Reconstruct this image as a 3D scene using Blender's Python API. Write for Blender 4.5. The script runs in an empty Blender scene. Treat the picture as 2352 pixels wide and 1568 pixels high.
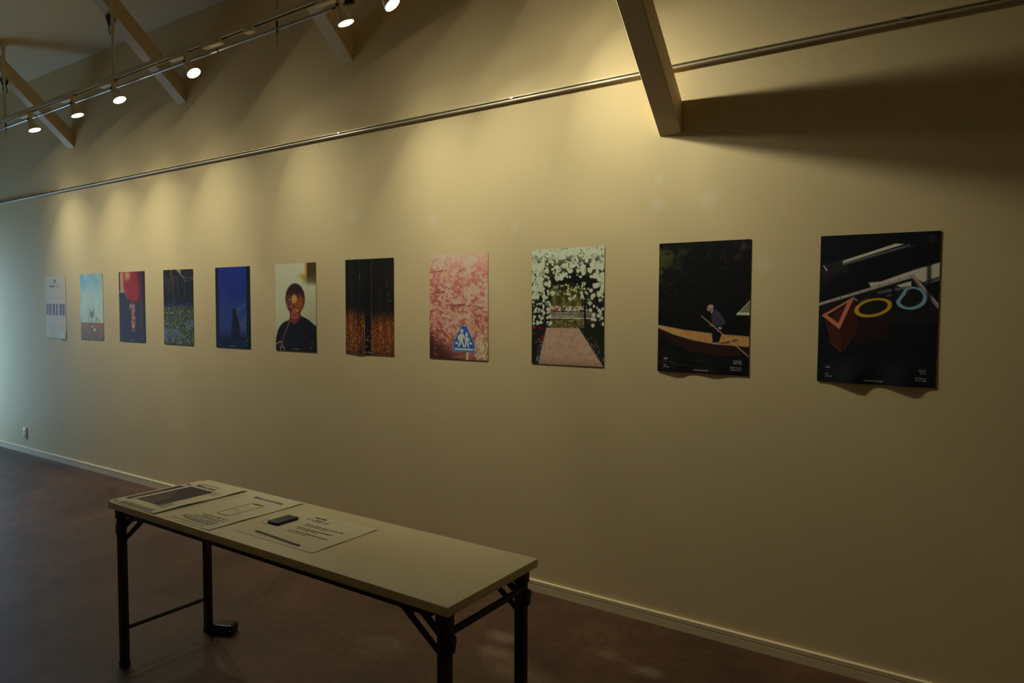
import bpy, bmesh, math, random
import numpy as np
from mathutils import Vector, Matrix

S = bpy.context.scene
COL = S.collection

# ------------------------------------------------------------------ camera
CAM = Vector((0.0, -3.08829, 1.49266))
YAW, PITCH, ROLL, FPX = 0.598445, -0.0457906, 0.0029943, 1604.8
cy, sy, cp, sp = math.cos(YAW), math.sin(YAW), math.cos(PITCH), math.sin(PITCH)
_f = Vector((-sy * cp, cy * cp, sp)); _r = Vector((cy, sy, 0.0)); _u = _r.cross(_f)
_r2 = _r * math.cos(ROLL) + _u * math.sin(ROLL); _u2 = _u * math.cos(ROLL) - _r * math.sin(ROLL)
cam_data = bpy.data.cameras.new('camera'); cam = bpy.data.objects.new('camera', cam_data); COL.objects.link(cam)
cam_data.sensor_width = 36.0; cam_data.lens = FPX / 2352.0 * 36.0; cam_data.clip_start = 0.05
M = Matrix((( _r2.x, _u2.x, -_f.x, CAM.x), (_r2.y, _u2.y, -_f.y, CAM.y), (_r2.z, _u2.z, -_f.z, CAM.z), (0, 0, 0, 1)))
cam.matrix_world = M
S.camera = cam

# ------------------------------------------------------------------ world, exposure
W = bpy.data.worlds.new('overcast_sky'); S.world = W; W.use_nodes = True
bg = W.node_tree.nodes['Background']; bg.inputs[0].default_value = (0.37, 0.64, 1.0, 1); bg.inputs[1].default_value = 4.2
S.view_settings.view_transform = 'Standard'; S.view_settings.look = 'None'
S.view_settings.exposure = 0.28; S.view_settings.gamma = 1.0; S.view_settings.use_curve_mapping = False
LAMP_W = 40.0
LAMP_COL = (1.0, 0.985, 0.73)
LENS_E = 12.0
WALL_L, WALL_R, WALL_F, CEIL = -9.35, 2.6, -5.6, 3.72
DOOR = (-1.55, -0.06, 0.03, 2.12)          # glazed door in the left wall: y0, y1, z0, z1
pd = bpy.data.lights.new('door_left_offscreen', 'AREA'); pd.shape = 'RECTANGLE'; pd.size = DOOR[1] - DOOR[0]; pd.size_y = DOOR[3] - DOOR[2]
pd.cycles.is_portal = True
po = bpy.data.objects.new('door_left_offscreen', pd); COL.objects.link(po)
po.location = (WALL_L - 0.14, (DOOR[0] + DOOR[1]) / 2, (DOOR[2] + DOOR[3]) / 2); po.rotation_euler = (0, -math.pi / 2, 0)

# ------------------------------------------------------------------ helpers
def lin(c):
    c = np.asarray(c, float) / 255.0
    return np.where(c <= 0.04045, c / 12.92, ((c + 0.055) / 1.055) ** 2.4)

def mat(name, col, rough=0.6, metal=0.0, spec=0.4):
    m = bpy.data.materials.new(name); m.use_nodes = True
    b = m.node_tree.nodes['Principled BSDF']
    b.inputs['Base Color'].default_value = (*col, 1); b.inputs['Roughness'].default_value = rough
    b.inputs['Metallic'].default_value = metal; b.inputs['Specular IOR Level'].default_value = spec
    return m

def N(m, t, **kw):
    n = m.node_tree.nodes.new(t)
    for k, v in kw.items(): setattr(n, k, v)
    return n

def L(m, a, b): m.node_tree.links.new(a, b)

class MB:
    """collects boxes, tubes, prisms into one mesh"""
    def __init__(s): s.v = []; s.f = []
    def add(s, v, f):
        o = len(s.v); s.v += [tuple(p) for p in v]; s.f += [tuple(i + o for i in q) for q in f]; return s
    def box(s, x0, x1, y0, y1, z0, z1):
        v = [(x, y, z) for x in (x0, x1) for y in (y0, y1) for z in (z0, z1)]
        return s.add(v, [(0, 1, 3, 2), (4, 6, 7, 5), (0, 4, 5, 1), (2, 3, 7, 6), (0, 2, 6, 4), (1, 5, 7, 3)])
    def prism(s, pts, axis, a, b):
        """extrude the polygon pts (2-D) along axis 'x','y','z' from a to b"""
        n = len(pts)
        def p3(p, t): return {'x': (t, p[0], p[1]), 'y': (p[0], t, p[1]), 'z': (p[0], p[1], t)}[axis]
        v = [p3(p, a) for p in pts] + [p3(p, b) for p in pts]
        f = [tuple(range(n)), tuple(range(2 * n - 1, n - 1, -1))] + [(i, i + n, (i + 1) % n + n, (i + 1) % n) for i in range(n)]
        return s.add(v, f)
    def lathe(s, prof, origin=(0, 0, 0), axis=(0, 0, 1), seg=24, cap=True):
        """prof: list of (radius, distance along axis)"""
        ax = Vector(axis).normalized(); t = ax.orthogonal().normalized(); b = ax.cross(t); o = Vector(origin)
        v = []; f = []
        for r, d in prof:
            for k in range(seg):
                a = 2 * math.pi * k / seg
                v.append(tuple(o + ax * d + (t * math.cos(a) + b * math.sin(a)) * r))
        for i in range(len(prof) - 1):
            for k in range(seg):
                k2 = (k + 1) % seg
                f.append((i * seg + k, i * seg + k2, (i + 1) * seg + k2, (i + 1) * seg + k))
        if cap:
            f.append(tuple(range(seg - 1, -1, -1))); f.append(tuple((len(prof) - 1) * seg + k for k in range(seg)))
        return s.add(v, f)
    def tube(s, a, b, r, seg=14):
        a = Vector(a); b = Vector(b); return s.lathe([(r, 0), (r, (b - a).length)], a, b - a, seg)
    def path(s, pts, r, seg=8, closed=False):
        pts = [Vector(p) for p in pts]; n = len(pts); v = []; f = []
        for i, p in enumerate(pts):
            d = (pts[(i + 1) % n] - pts[i - 1]) if closed else (pts[min(i + 1, n - 1)] - pts[max(i - 1, 0)])
            d.normalize(); t = d.cross(Vector((0.13, 0.31, 0.94))).normalized(); b = d.cross(t)
            for k in range(seg):
                a = 2 * math.pi * k / seg; v.append(tuple(p + (t * math.cos(a) + b * math.sin(a)) * r))
        for i in range(n if closed else n - 1):
            j = (i + 1) % n
            for k in range(seg):
                k2 = (k + 1) % seg; f.append((i * seg + k, i * seg + k2, j * seg + k2, j * seg + k))
        if not closed:
            f.append(tuple(range(seg - 1, -1, -1))); f.append(tuple((n - 1) * seg + k for k in range(seg)))
        return s.add(v, f)
    def build(s, name, material, parent=None, bevel=0.0, seg=2, smooth=True, local=None):
        me = bpy.data.meshes.new(name); me.from_pydata(s.v, [], s.f); me.update()
        bm = bmesh.new(); bm.from_mesh(me); bmesh.ops.recalc_face_normals(bm, faces=bm.faces)
        if bevel:
            bmesh.ops.bevel(bm, geom=[e for e in bm.edges if e.calc_face_angle(0) > 0.6], offset=bevel, segments=seg, profile=0.5, affect='EDGES')
        bm.to_mesh(me); bm.free()
        if smooth:
            for p in me.polygons: p.use_smooth = True
            me.set_sharp_from_angle(angle=math.radians(32))
        me.materials.append(material)
        o = bpy.data.objects.new(name, me); COL.objects.link(o)
        if parent: put(o, parent)
        return o

def put(o, parent):
    o.parent = parent
    o.matrix_parent_inverse = parent.matrix_basis.inverted() if parent.type == 'EMPTY' else Matrix()

def thing(name, label, cat, loc=(0, 0, 0), group=None):
    o = bpy.data.objects.new(name, None); COL.objects.link(o); o.location = loc; o.empty_display_size = 0.05
    return tag(o, label, cat, group)

def tag(o, label, cat, group=None):
    o['label'] = label; o['category'] = cat
    if group: o['group'] = group
    return o

def structure(o, label=None):
    o['kind'] = 'structure'
    if label: o['label'] = label
    return o

# ------------------------------------------------------------------ materials
CREAM = (0.80, 0.635, 0.365)

def wall_material():
    m = mat('painted_wallpaper', CREAM, 0.75, spec=0.25); b = m.node_tree.nodes['Principled BSDF']
    geo = N(m, 'ShaderNodeNewGeometry')
    n1 = N(m, 'ShaderNodeTexNoise'); n1.inputs['Scale'].default_value = 1.3; n1.inputs['Detail'].default_value = 6
    L(m, geo.outputs['Position'], n1.inputs['Vector'])
    mx = N(m, 'ShaderNodeMix', data_type='RGBA'); mx.inputs[6].default_value = (*[c * 0.955 for c in CREAM], 1); mx.inputs[7].default_value = (*[min(1, c * 1.035) for c in CREAM], 1)
    L(m, n1.outputs['Fac'], mx.inputs[0]); last = mx.outputs[2]
    # filled holes and scuffs, paler than the wall
    for (x, z, r) in ((-1.29, 1.98, .045), (-1.045, 1.985, .05), (-0.80, 1.69, .05), (-2.09, 1.93, .04), (-3.32, 2.08, .06), (-2.66, 2.0, .05), (-1.28, 2.10, .03)):
        d = N(m, 'ShaderNodeVectorMath', operation='DISTANCE'); d.inputs[1].default_value = (x, 0, z); L(m, geo.outputs['Position'], d.inputs[0])
        r_ = N(m, 'ShaderNodeMapRange'); r_.inputs[1].default_value = r; r_.inputs[2].default_value = r * 0.3; r_.inputs[3].default_value = 0; r_.inputs[4].default_value = 0.30
        L(m, d.outputs['Value'], r_.inputs[0])
        mm = N(m, 'ShaderNodeMix', data_type='RGBA'); mm.inputs[7].default_value = (0.86, 0.82, 0.68, 1); L(m, r_.outputs[0], mm.inputs[0]); L(m, last, mm.inputs[6]); last = mm.outputs[2]
    L(m, last, b.inputs['Base Color'])
    n2 = N(m, 'ShaderNodeTexNoise'); n2.inputs['Scale'].default_value = 260; n2.inputs['Detail'].default_value = 3; L(m, geo.outputs['Position'], n2.inputs['Vector'])
    bp = N(m, 'ShaderNodeBump'); bp.inputs['Strength'].default_value = 0.25; bp.inputs['Distance'].default_value = 0.002
    L(m, n2.outputs['Fac'], bp.inputs['Height']); L(m, bp.outputs[0], b.inputs['Normal'])
    return m

def floor_material():
    m = mat('worn_brown_concrete', (0.12, 0.07, 0.045), 0.5, spec=0.28); b = m.node_tree.nodes['Principled BSDF']
    geo = N(m, 'ShaderNodeNewGeometry')
    def noise(sc, det, dist=0.0, rough=0.55):
        n = N(m, 'ShaderNodeTexNoise'); n.inputs['Scale'].default_value = sc; n.inputs['Detail'].default_value = det; n.inputs['Distortion'].default_value = dist; n.inputs['Roughness'].default_value = rough
        L(m, geo.outputs['Position'], n.inputs['Vector']); return n.outputs['Fac']
    cr = N(m, 'ShaderNodeValToRGB'); e = cr.color_ramp.elements
    e[0].position = 0.32; e[0].color = (0.058, 0.026, 0.0145, 1); e[1].position = 0.7; e[1].color = (0.130, 0.064, 0.035, 1)
    L(m, noise(1.7, 9, 0.6, 0.62), cr.inputs[0])
    fine = N(m, 'ShaderNodeMapRange'); fine.inputs[1].default_value = 0.35; fine.inputs[2].default_value = 0.65; fine.inputs[3].default_value = 0.78; fine.inputs[4].default_value = 1.2
    L(m, noise(28, 8, 0, 0.7), fine.inputs[0])
    mul = N(m, 'ShaderNodeVectorMath', operation='SCALE'); L(m, cr.outputs[0], mul.inputs[0]); L(m, fine.outputs[0], mul.inputs[3]); last = mul.outputs[0]
    # pale scraped patches
    sc = noise(55, 6, 1.2, 0.75); blob = noise(9, 5, 0.5)
    for (x, y, rx, ry, s) in ((-1.79, -.53, .17, .13, 1.0), (-1.72, -.66, .2, .12, .9), (-1.12, -.44, .16, .10, .8), (-1.33, -.40, .13, .09, .6), (-1.55, -.75, .35, .16, .55), (-2.2, -.9, .3, .2, .4), (-1.0, -.62, .3, .14, .5)):
        d = N(m, 'ShaderNodeVectorMath', operation='SUBTRACT'); d.inputs[1].default_value = (x, y, 0); L(m, geo.outputs['Position'], d.inputs[0])
        q = N(m, 'ShaderNodeVectorMath', operation='MULTIPLY'); q.inputs[1].default_value = (1 / rx, 1 / ry, 0); L(m, d.outputs[0], q.inputs[0])
        le = N(m, 'ShaderNodeVectorMath', operation='LENGTH'); L(m, q.outputs[0], le.inputs[0])
        fall = N(m, 'ShaderNodeMapRange'); fall.inputs[1].default_value = 1.0; fall.inputs[2].default_value = 0.2; fall.inputs[3].default_value = 0; fall.inputs[4].default_value = 1; L(m, le.outputs['Value'], fall.inputs[0])
        a1 = N(m, 'ShaderNodeMath', operation='ADD'); L(m, fall.outputs[0], a1.inputs[0]); L(m, sc, a1.inputs[1])
        a2 = N(m, 'ShaderNodeMath', operation='ADD'); L(m, a1.outputs[0], a2.inputs[0]); L(m, blob, a2.inputs[1])
        th = N(m, 'ShaderNodeMapRange'); th.inputs[1].default_value = 1.5; th.inputs[2].default_value = 2.05; th.inputs[3].default_value = 0; th.inputs[4].default_value = 0.42 * s; L(m, a2.outputs[0], th.inputs[0])
        mm = N(m, 'ShaderNodeMix', data_type='RGBA'); mm.inputs[7].default_value = (0.36, 0.25, 0.17, 1); L(m, th.outputs[0], mm.inputs[0]); L(m, last, mm.inputs[6]); last = mm.outputs[2]
    L(m, last, b.inputs['Base Color'])
    rr = N(m, 'ShaderNodeMapRange'); rr.inputs[3].default_value = 0.38; rr.inputs[4].default_value = 0.62; L(m, noise(4, 5), rr.inputs[0]); L(m, rr.outputs[0], b.inputs['Roughness'])
    bp = N(m, 'ShaderNodeBump'); bp.inputs['Strength'].default_value = 0.2; bp.inputs['Distance'].default_value = 0.003
    L(m, sc, bp.inputs['Height']); L(m, bp.outputs[0], b.inputs['Normal'])
    return m

def noisy(name, col, rough, var=0.08, scale=14, **kw):
    m = mat(name, col, rough, **kw); b = m.node_tree.nodes['Principled BSDF']; tc = N(m, 'ShaderNodeTexCoord')
    n = N(m, 'ShaderNodeTexNoise'); n.inputs['Scale'].default_value = scale; n.inputs['Detail'].default_value = 5; L(m, tc.outputs['Object'], n.inputs['Vector'])
    mx = N(m, 'ShaderNodeMix', data_type='RGBA'); mx.inputs[6].default_value = (*[c * (1 - var) for c in col], 1); mx.inputs[7].default_value = (*[min(1, c * (1 + var)) for c in col], 1)
    L(m, n.outputs['Fac'], mx.inputs[0]); L(m, mx.outputs[2], b.inputs['Base Color']); return m

M_WALL = wall_material(); M_FLOOR = floor_material()
M_CEIL = noisy('ceiling_paint', (0.78, 0.62, 0.38), 0.8, 0.04, 2)
M_BEAM = noisy('brace_paint', (0.76, 0.60, 0.36), 0.6, 0.05, 6)
M_TRIM = noisy('baseboard_paint', (0.80, 0.66, 0.42), 0.4, 0.04, 8)
M_ALU = noisy('rail_aluminium', (0.62, 0.54, 0.42), 0.35, 0.05, 20, metal=0.4)
M_WHITE = noisy('white_enamel', (0.76, 0.66, 0.46), 0.45, 0.04, 12)
M_STEEL = noisy('galvanised_steel', (0.50, 0.50, 0.50), 0.32, 0.18, 30, metal=0.9)
M_BLACK = mat('black_plastic', (0.012, 0.011, 0.010), 0.45)
M_LEG = noisy('dark_grey_steel', (0.042, 0.035, 0.027), 0.42, 0.12, 18, metal=0.35)
M_TOP = noisy('melamine_top', (0.80, 0.70, 0.46), 0.42, 0.03, 40)
M_EDGE = noisy('melamine_edge', (0.72, 0.63, 0.44), 0.5, 0.05, 30)
M_PAPER = mat('white_paper', (0.86, 0.78, 0.56), 0.7, spec=0.2)
M_INK = mat('black_ink', (0.022, 0.018, 0.016), 0.6)
M_INKG = mat('grey_ink', (0.22, 0.20, 0.17), 0.6)
M_NAVY = noisy('navy_card', (0.022, 0.020, 0.040), 0.5, 0.1, 20)
M_LETTER = mat('pale_print', (0.62, 0.60, 0.58), 0.5)
M_LETTERD = mat('faint_print', (0.10, 0.095, 0.09), 0.5)
M_PLATE = noisy('outlet_plastic', (0.78, 0.66, 0.45), 0.4, 0.03, 20)
lens_m = bpy.data.materials.new('glowing_lens'); lens_m.use_nodes = True
_b = lens_m.node_tree.nodes['Principled BSDF']; _b.inputs['Base Color'].default_value = (0.9, 0.88, 0.8, 1)
_b.inputs['Emission Color'].default_value = (1.0, 0.95, 0.74, 1); _b.inputs['Emission Strength'].default_value = LENS_E
glass_m = bpy.data.materials.new('door_glass'); glass_m.use_nodes = True
_nt = glass_m.node_tree; _nt.nodes.remove(_nt.nodes['Principled BSDF'])
_t = N(glass_m, 'ShaderNodeBsdfTransparent'); _t.inputs[0].default_value = (0.93, 0.96, 0.96, 1); _g = N(glass_m, 'ShaderNodeBsdfGlossy'); _g.inputs['Roughness'].default_value = 0.03
_x = N(glass_m, 'ShaderNodeMixShader'); _x.inputs[0].default_value = 0.06; L(glass_m, _t.outputs[0], _x.inputs[1]); L(glass_m, _g.outputs[0], _x.inputs[2])
L(glass_m, _x.outputs[0], _nt.nodes['Material Output'].inputs['Surface'])

# ------------------------------------------------------------------ room shell
T = 0.14
structure(MB().box(WALL_L - T, WALL_R + T, WALL_F - T, T, -0.12, 0).build('floor', M_FLOOR), 'worn brown concrete floor with pale scraped patches')
structure(MB().box(WALL_L - T, WALL_R + T, WALL_F - T, T, CEIL, CEIL + 0.12).build('ceiling', M_CEIL), 'high cream painted ceiling')
structure(MB().box(WALL_L - T, WALL_R + T, 0, T, 0, CEIL).build('wall_back', M_WALL), 'long cream wall carrying the row of posters')
structure(MB().box(WALL_L - T, WALL_R + T, WALL_F - T, WALL_F, 0, CEIL).build('wall_front', M_WALL))
structure(MB().box(WALL_R, WALL_R + T, WALL_F, 0, 0, CEIL).build('wall_right', M_WALL))
y0, y1, z0, z1 = DOOR
wl = MB().box(WALL_L - T, WALL_L, WALL_F, y0, 0, CEIL).box(WALL_L - T, WALL_L, y1, 0, 0, CEIL).box(WALL_L - T, WALL_L, y0, y1, z1, CEIL).box(WALL_L - T, WALL_L, y0, y1, 0, z0)
structure(wl.build('wall_left', M_WALL))
dr = thing('door_1', 'glazed double door letting in daylight', 'door', (WALL_L - 0.07, (y0 + y1) / 2, z0)); del dr['category']; structure(dr)
fr = MB(); ym = (y0 + y1) / 2
for (a, b) in ((y0, y0 + .05), (ym - .05, ym + .05), (y1 - .05, y1)): fr.box(WALL_L - .09, WALL_L - .05, a, b, z0, z1)
for (a, b) in ((z0, z0 + .09), (z1 - .06, z1)): fr.box(WALL_L - .088, WALL_L - .052, y0 + .002, y1 - .002, a, b)
fr.build('door_frame', M_STEEL, dr)
for (a, b) in ((y0 + .05, ym - .05), (ym + .05, y1 - .05)):
    MB().box(WALL_L - .073, WALL_L - .067, a, b, z0 + .09, z1 - .06).build('pane', glass_m, dr, smooth=False)
MB().box(WALL_L - .05, WALL_L - .02, ym + .02, ym + .04, .85, 1.25).build('door_handle', M_STEEL, dr, bevel=.004)
# baseboard with a shadow groove between cap and base
prof = [(0.0, 0.0), (-.012, 0.0), (-.012, .036), (-.008, .0375), (-.008, .0395), (-.012, .041), (-.012, .058), (-.010, .0605), (0.0, .0615)]
structure(MB().prism(prof, 'x', WALL_L, WALL_R).build('baseboard_back', M_TRIM, smooth=False), 'low cream baseboard with a fine groove')
# picture rail: an open channel along the wall
prof = [(0, 2.604), (-.021, 2.604), (-.021, 2.601), (-.004, 2.601), (-.004, 2.592), (-.021, 2.592), (-.021, 2.585), (-.017, 2.582), (0, 2.582)]
rail = structure(MB().prism(prof, 'x', WALL_L, WALL_R).build('trim_1', M_ALU, smooth=False), 'slim metal picture rail with a dark open slot')
MB().box(WALL_L, WALL_R, -.0045, -.003, 2.5925, 2.6005).build('rail_slot', M_ALU, rail, smooth=False)
for x in (-7.43, -3.42, -2.10, -0.30):
    MB().box(x - .012, x + .012, -.0222, -.003, 2.5915, 2.6048).build('rail_joint', M_STEEL, rail, bevel=.0008)
xx = -8.9
while xx < 0.3:
    MB().lathe([(.0035, 0), (.0035, .0012), (.0015, .002)], (xx, -.0045, 2.5965), (0, -1, 0), 8).build('rail_screw', M_BLACK, rail); xx += 0.455

# ------------------------------------------------------------------ diagonal braces
def brace(xr, w, zb, label, slope=0.95, hv=0.146):
    yt = (CEIL - zb) / slope; yt2 = (CEIL - zb - hv) / slope
    pts = [(0.0, zb), (-yt, CEIL), (-yt2, CEIL), (0.0, zb + hv)]
    o = MB().prism(pts, 'x', xr - w, xr).build('diagonal_brace', M_BEAM, bevel=.003, seg=1)
    return tag(o, label, 'beam', 'diagonal braces from wall to ceiling')
brace(-6.960, .115, 2.962, 'cream diagonal timber brace nearest the daylit end of the wall', 0.93, .14)
brace(-5.142, .115, 3.075, 'cream diagonal timber brace beside the middle hanging rod', 0.92, .145)
brace(-3.303, .115, 3.030, 'cream diagonal timber brace behind the end of the grey pipe', 0.95, .145)
brace(-1.176, .106, 2.292, 'thick cream diagonal brace crossing the picture rail and throwing a long shadow', 0.955, .147)

# ------------------------------------------------------------------ lighting track, pipe, spotlights
TY = -0.565
def tz(x): return 3.066 + (x + 6.5) * 0.0102           # underside of the track
TX0, TX1 = -9.2, -1.55
trk = thing('lighting_track', 'long cream lighting track hung on rods in front of the poster wall', 'lighting track', (-5.09, TY, CEIL))
def slanted(mb_pts, a, b):
    v = [(a, y, tz(a) + z) for y, z in mb_pts] + [(b, y, tz(b) + z) for y, z in mb_pts]; n = len(mb_pts)
    return v, [tuple(range(n)), tuple(range(2 * n - 1, n - 1, -1))] + [(i, i + n, (i + 1) % n + n, (i + 1) % n) for i in range(n)]
duct = [(TY - .018, 0), (TY - .011, 0), (TY - .011, .016), (TY + .011, .016), (TY + .011, 0), (TY + .018, 0), (TY + .018, .028), (TY - .018, .028)]
MB().add(*slanted(duct, TX0, TX1)).build('track_body', M_WHITE, trk, smooth=False)
MB().add(*slanted([(TY - .0109, .001), (TY + .0109, .001), (TY + .0109, .0159), (TY - .0109, .0159)], TX0 + .01, TX1 - .01)).build('track_slot', M_BLACK, trk, smooth=False)
for x in (-8.72, -6.90, -5.09, -3.25):
    b = tz(x) + .028
    rod = MB().tube((x, TY, b), (x, TY, CEIL - .05), .0095).build('hanging_rod', M_WHITE, trk)
    MB().lathe([(.036, 0), (.036, -.012), (.020, -.035), (.0115, -.085)], (x, TY, CEIL), (0, 0, 1), 20).build('ceiling_flange', M_WHITE, rod)
    MB().tube((x, TY, b + .30), (x, TY, CEIL - .06), .0125).build('rod_sleeve', M_WHITE, rod)
    MB().lathe([(.022, 0), (.022, .008), (.013, .022)], (x, TY, b - .001), (0, 0, 1), 16).build('rod_foot', M_WHITE, rod)
def adapter(parent, x0, x1, name='adapter', TY=TY, tz=tz):
    return MB().box(x0, x1, TY - .0185, TY + .0185, tz(x1) - .024, tz(x1) + .004).build(name, M_WHITE, parent, bevel=.003)
adapter(trk, -4.005, -3.815, 'slot_cover'); adapter(trk, -3.585, -3.505, 'slot_cover')

def beam_light(watt, name):
    # reflector lamp: a hot core, a soft beam edge and weak wide spill
    ld = bpy.data.lights.new(name, 'SPOT'); ld.energy = watt; ld.color = LAMP_COL
    ld.spot_size = math.radians(178); ld.spot_blend = 0.05; ld.shadow_soft_size = .03; ld.use_nodes = True
    nt = ld.node_tree; em = nt.nodes['Emission']; tc = nt.nodes.new('ShaderNodeTexCoord'); sx = nt.nodes.new('ShaderNodeSeparateXYZ')
    ab = nt.nodes.new('ShaderNodeMath'); ab.operation = 'ABSOLUTE'; rp = nt.nodes.new('ShaderNodeValToRGB')
    nt.links.new(tc.outputs['Normal'], sx.inputs[0]); nt.links.new(sx.outputs[2], ab.inputs[0]); nt.links.new(ab.outputs[0], rp.inputs[0])
    prof = [(0.0, .012), (.34, .022), (.57, .042), (.77, .15), (.87, .50), (.94, .82), (.985, 1.0)]
    el = rp.color_ramp.elements
    while len(el) < len(prof): el.new(0.5)
    for e, (p, v) in zip(el, prof): e.position = p; e.color = (v, v, v, 1)
    nt.links.new(rp.outputs[0], em.inputs['Strength'])
    return ld

def spotlight(x, d, label, power=1.0, light_name='lamp_beam'):
    d = Vector(d).normalized(); z = tz(x)
    t = thing('track_spotlight', label, 'spotlight', (x, TY, z), 'spotlights on the lighting track')
    ad = adapter(t, x - .175, x + .014, 'adapter', TY, tz)
    MB().box(x - .012, x + .012, TY - .014, TY + .014, z - .05, z - .02).build('adapter_end', M_WHITE, ad, bevel=.003)
    pv = Vector((x, TY, z - .058))
    MB().tube(pv + Vector((0, 0, .02)), pv, .007).build('stem', M_WHITE, t)
    MB().lathe([(.009, -.02), (.009, .02)], pv, (0, 1, 0), 14).build('pivot', M_BLACK, t)
    hd = MB().lathe([(.010, -.006), (.019, 0), (.024, .012), (.0255, .032), (.033, .055), (.043, .080), (.0445, .090), (.0425, .090), (.040, .083), (.0, .0825)], pv, d, 28, cap=False).build('lamp_shade', M_WHITE, t)
    MB().lathe([(.0405, .0835), (.036, .0885), (.022, .0915), (.0005, .0925)], pv, d, 28, cap=False).build('lens', lens_m, hd)
    ld = beam_light(LAMP_W * power, light_name)
    lo = bpy.data.objects.new(light_name, ld); COL.objects.link(lo); lo.location = pv + d * .095
    lo.rotation_euler = d.to_track_quat('-Z', 'Y').to_euler(); put(lo, t)
    return t
SPOTS = [
    (-7.25, (.25, .25, -.93), 'lit track spotlight next to the glazed door end of the track', 1.2),
    (-6.425, (.28, .23, -.93), 'lit track spotlight just past the brace nearest the daylight, first of three', 1.2),
    (-5.70, (.25, .25, -.93), 'lit track spotlight midway between the two rods, second of three', 1.2),
    (-5.095, (.43, .23, -.87), 'lit track spotlight directly below the middle hanging rod', 1.2),
    (-4.19, (.55, .19, -.81), 'lit track spotlight hanging alone over the blue dusk poster', 1.2),
    (-2.80, (.24, .28, -.92), 'lit track spotlight at the end of the grey pipe', 1.1),
    (-2.50, (.56, .27, -.78), 'lit track spotlight just beyond the end of the grey pipe', 1.0),
    (-2.00, (.72, .28, -.66), 'lit track spotlight closest to the thick low brace', 1.5),
]
# the first and the last hang on the same track just outside the picture: their pools and the brace's shadow show on the wall
for x, d, lab, p in SPOTS: spotlight(x, d, lab, p, {-7.25: 'lamp_beam_left_offscreen', -2.00: 'lamp_beam_above_offscreen'}.get(x, 'lamp_beam'))

def pz(x): return 3.038 + (x + 7.14) * 0.0080
PY = -0.52
pipe = thing('hanging_pipe', 'grey metal pipe hung on wires below the lighting track', 'pipe', (-5.1, PY, pz(-5.1)))
MB().tube((-9.2, PY, pz(-9.2)), (-2.90, PY, pz(-2.90)), .0085).build('pipe_length', M_STEEL, pipe)
MB().tube((-2.93, PY, pz(-2.9)), (-2.78, PY, pz(-2.8) + .001), .0055).build('pipe_tail', M_LEG, pipe)
MB().box(-2.80, -2.745, PY - .012, PY + .012, pz(-2.8) - .010, pz(-2.8) + .014).build('end_clamp', M_BLACK, pipe, bevel=.003)
for x in (-6.42, -5.20, -3.93): MB().tube((x, PY, pz(x)), (x + .012, PY, pz(x)), .0105).build('cable_tie', M_BLACK, pipe)
MB().tube((-4.10, PY, pz(-4.10)), (-3.95, PY, pz(-3.95)), .0098).build('tape_wrap', noisy('silver_tape', (.55, .55, .56), .3, .4, 60, metal=.5), pipe)
for x, xb, zb, sl in ((-7.015, -6.96, 2.962, .93), (-5.20, -5.142, 3.075, .92), (-3.36, -3.303, 3.030, .95)):
    zc = zb + sl * .52
    h = thing('wire_hanger', {-7.015: 'black clip and wire on the brace nearest the daylight', -5.20: 'black clip and wire on the brace beside the middle rod', -3.36: 'thin wire hanger on the brace behind the end of the pipe'}[x], 'hanger', (x, PY, zc), 'wire hangers for the pipe')
    MB().prism([(-.030, .012), (.030, .012), (.010, -.050), (-.010, -.050)], 'x', -.028, .028).build('clip_body', M_BLACK, None, bevel=.003).location = (x, PY, zc - .004)
    put(COL.objects[-1], h)
    loop = [(x + .0, PY + .016 * math.cos(a), zc - .085 + .036 * math.sin(a)) for a in np.linspace(0, 2 * math.pi, 18, endpoint=False)]
    MB().path(loop, .0035, 8, True).build('carabiner', M_BLACK, h)
    MB().tube((x, PY, zc - .118), (x, PY, pz(x) - .09), .0013, 6).build('wire', M_BLACK, h)
    MB().lathe([(.004, -.022), (.007, 0), (.004, .05)], (x, PY, pz(x)), (0, 0, 1), 10).build('wire_grip', M_BLACK, h)

# ------------------------------------------------------------------ wall outlet
ol = thing('wall_outlet', 'small pale power outlet low on the wall above the baseboard', 'outlet', (-8.175, 0, .20))
MB().box(-8.21, -8.14, -.011, 0, .150, .262).build('cover_plate', M_PLATE, ol, bevel=.002)
for z in (.185, .226):
    s_ = MB().box(-8.192, -8.158, -.0125, -.0105, z - .014, z + .014).build('socket', M_PLATE, ol, bevel=.001)
    MB().box(-8.184, -8.182, -.0130, -.012, z - .006, z + .006).box(-8.169, -8.167, -.0130, -.012, z - .006, z + .006).build('pin_slots', M_BLACK, s_, smooth=False)

# ------------------------------------------------------------------ posters
PW, PH = 0.42, 0.594
WALL_LIN = np.array(CREAM)

def vnoise(x, y, f, seed):
    r = np.random.RandomState(seed); g = r.rand(64, 64)
    X = x * f; Y = y * f; xi = np.floor(X).astype(int); yi = np.floor(Y).astype(int); fx = X - xi; fy = Y - yi
    fx = fx * fx * (3 - 2 * fx); fy = fy * fy * (3 - 2 * fy)
    a = g[yi % 64, xi % 64]; b = g[yi % 64, (xi + 1) % 64]; c = g[(yi + 1) % 64, xi % 64]; d = g[(yi + 1) % 64, (xi + 1) % 64]
    return (a * (1 - fx) + b * fx) * (1 - fy) + (c * (1 - fx) + d * fx) * fy

def fbm(x, y, f, seed, oct=4):
    s = 0; a = 0.5; t = 0
    for k in range(oct): s = s + a * vnoise(x + 3.7 * k, y + 1.9 * k, f * 2 ** k, seed + k); t += a; a *= 0.55
    return s / t

def smooth(a, b, x):
    t = np.clip((x - a) / (b - a), 0, 1); return t * t * (3 - 2 * t)

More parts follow.
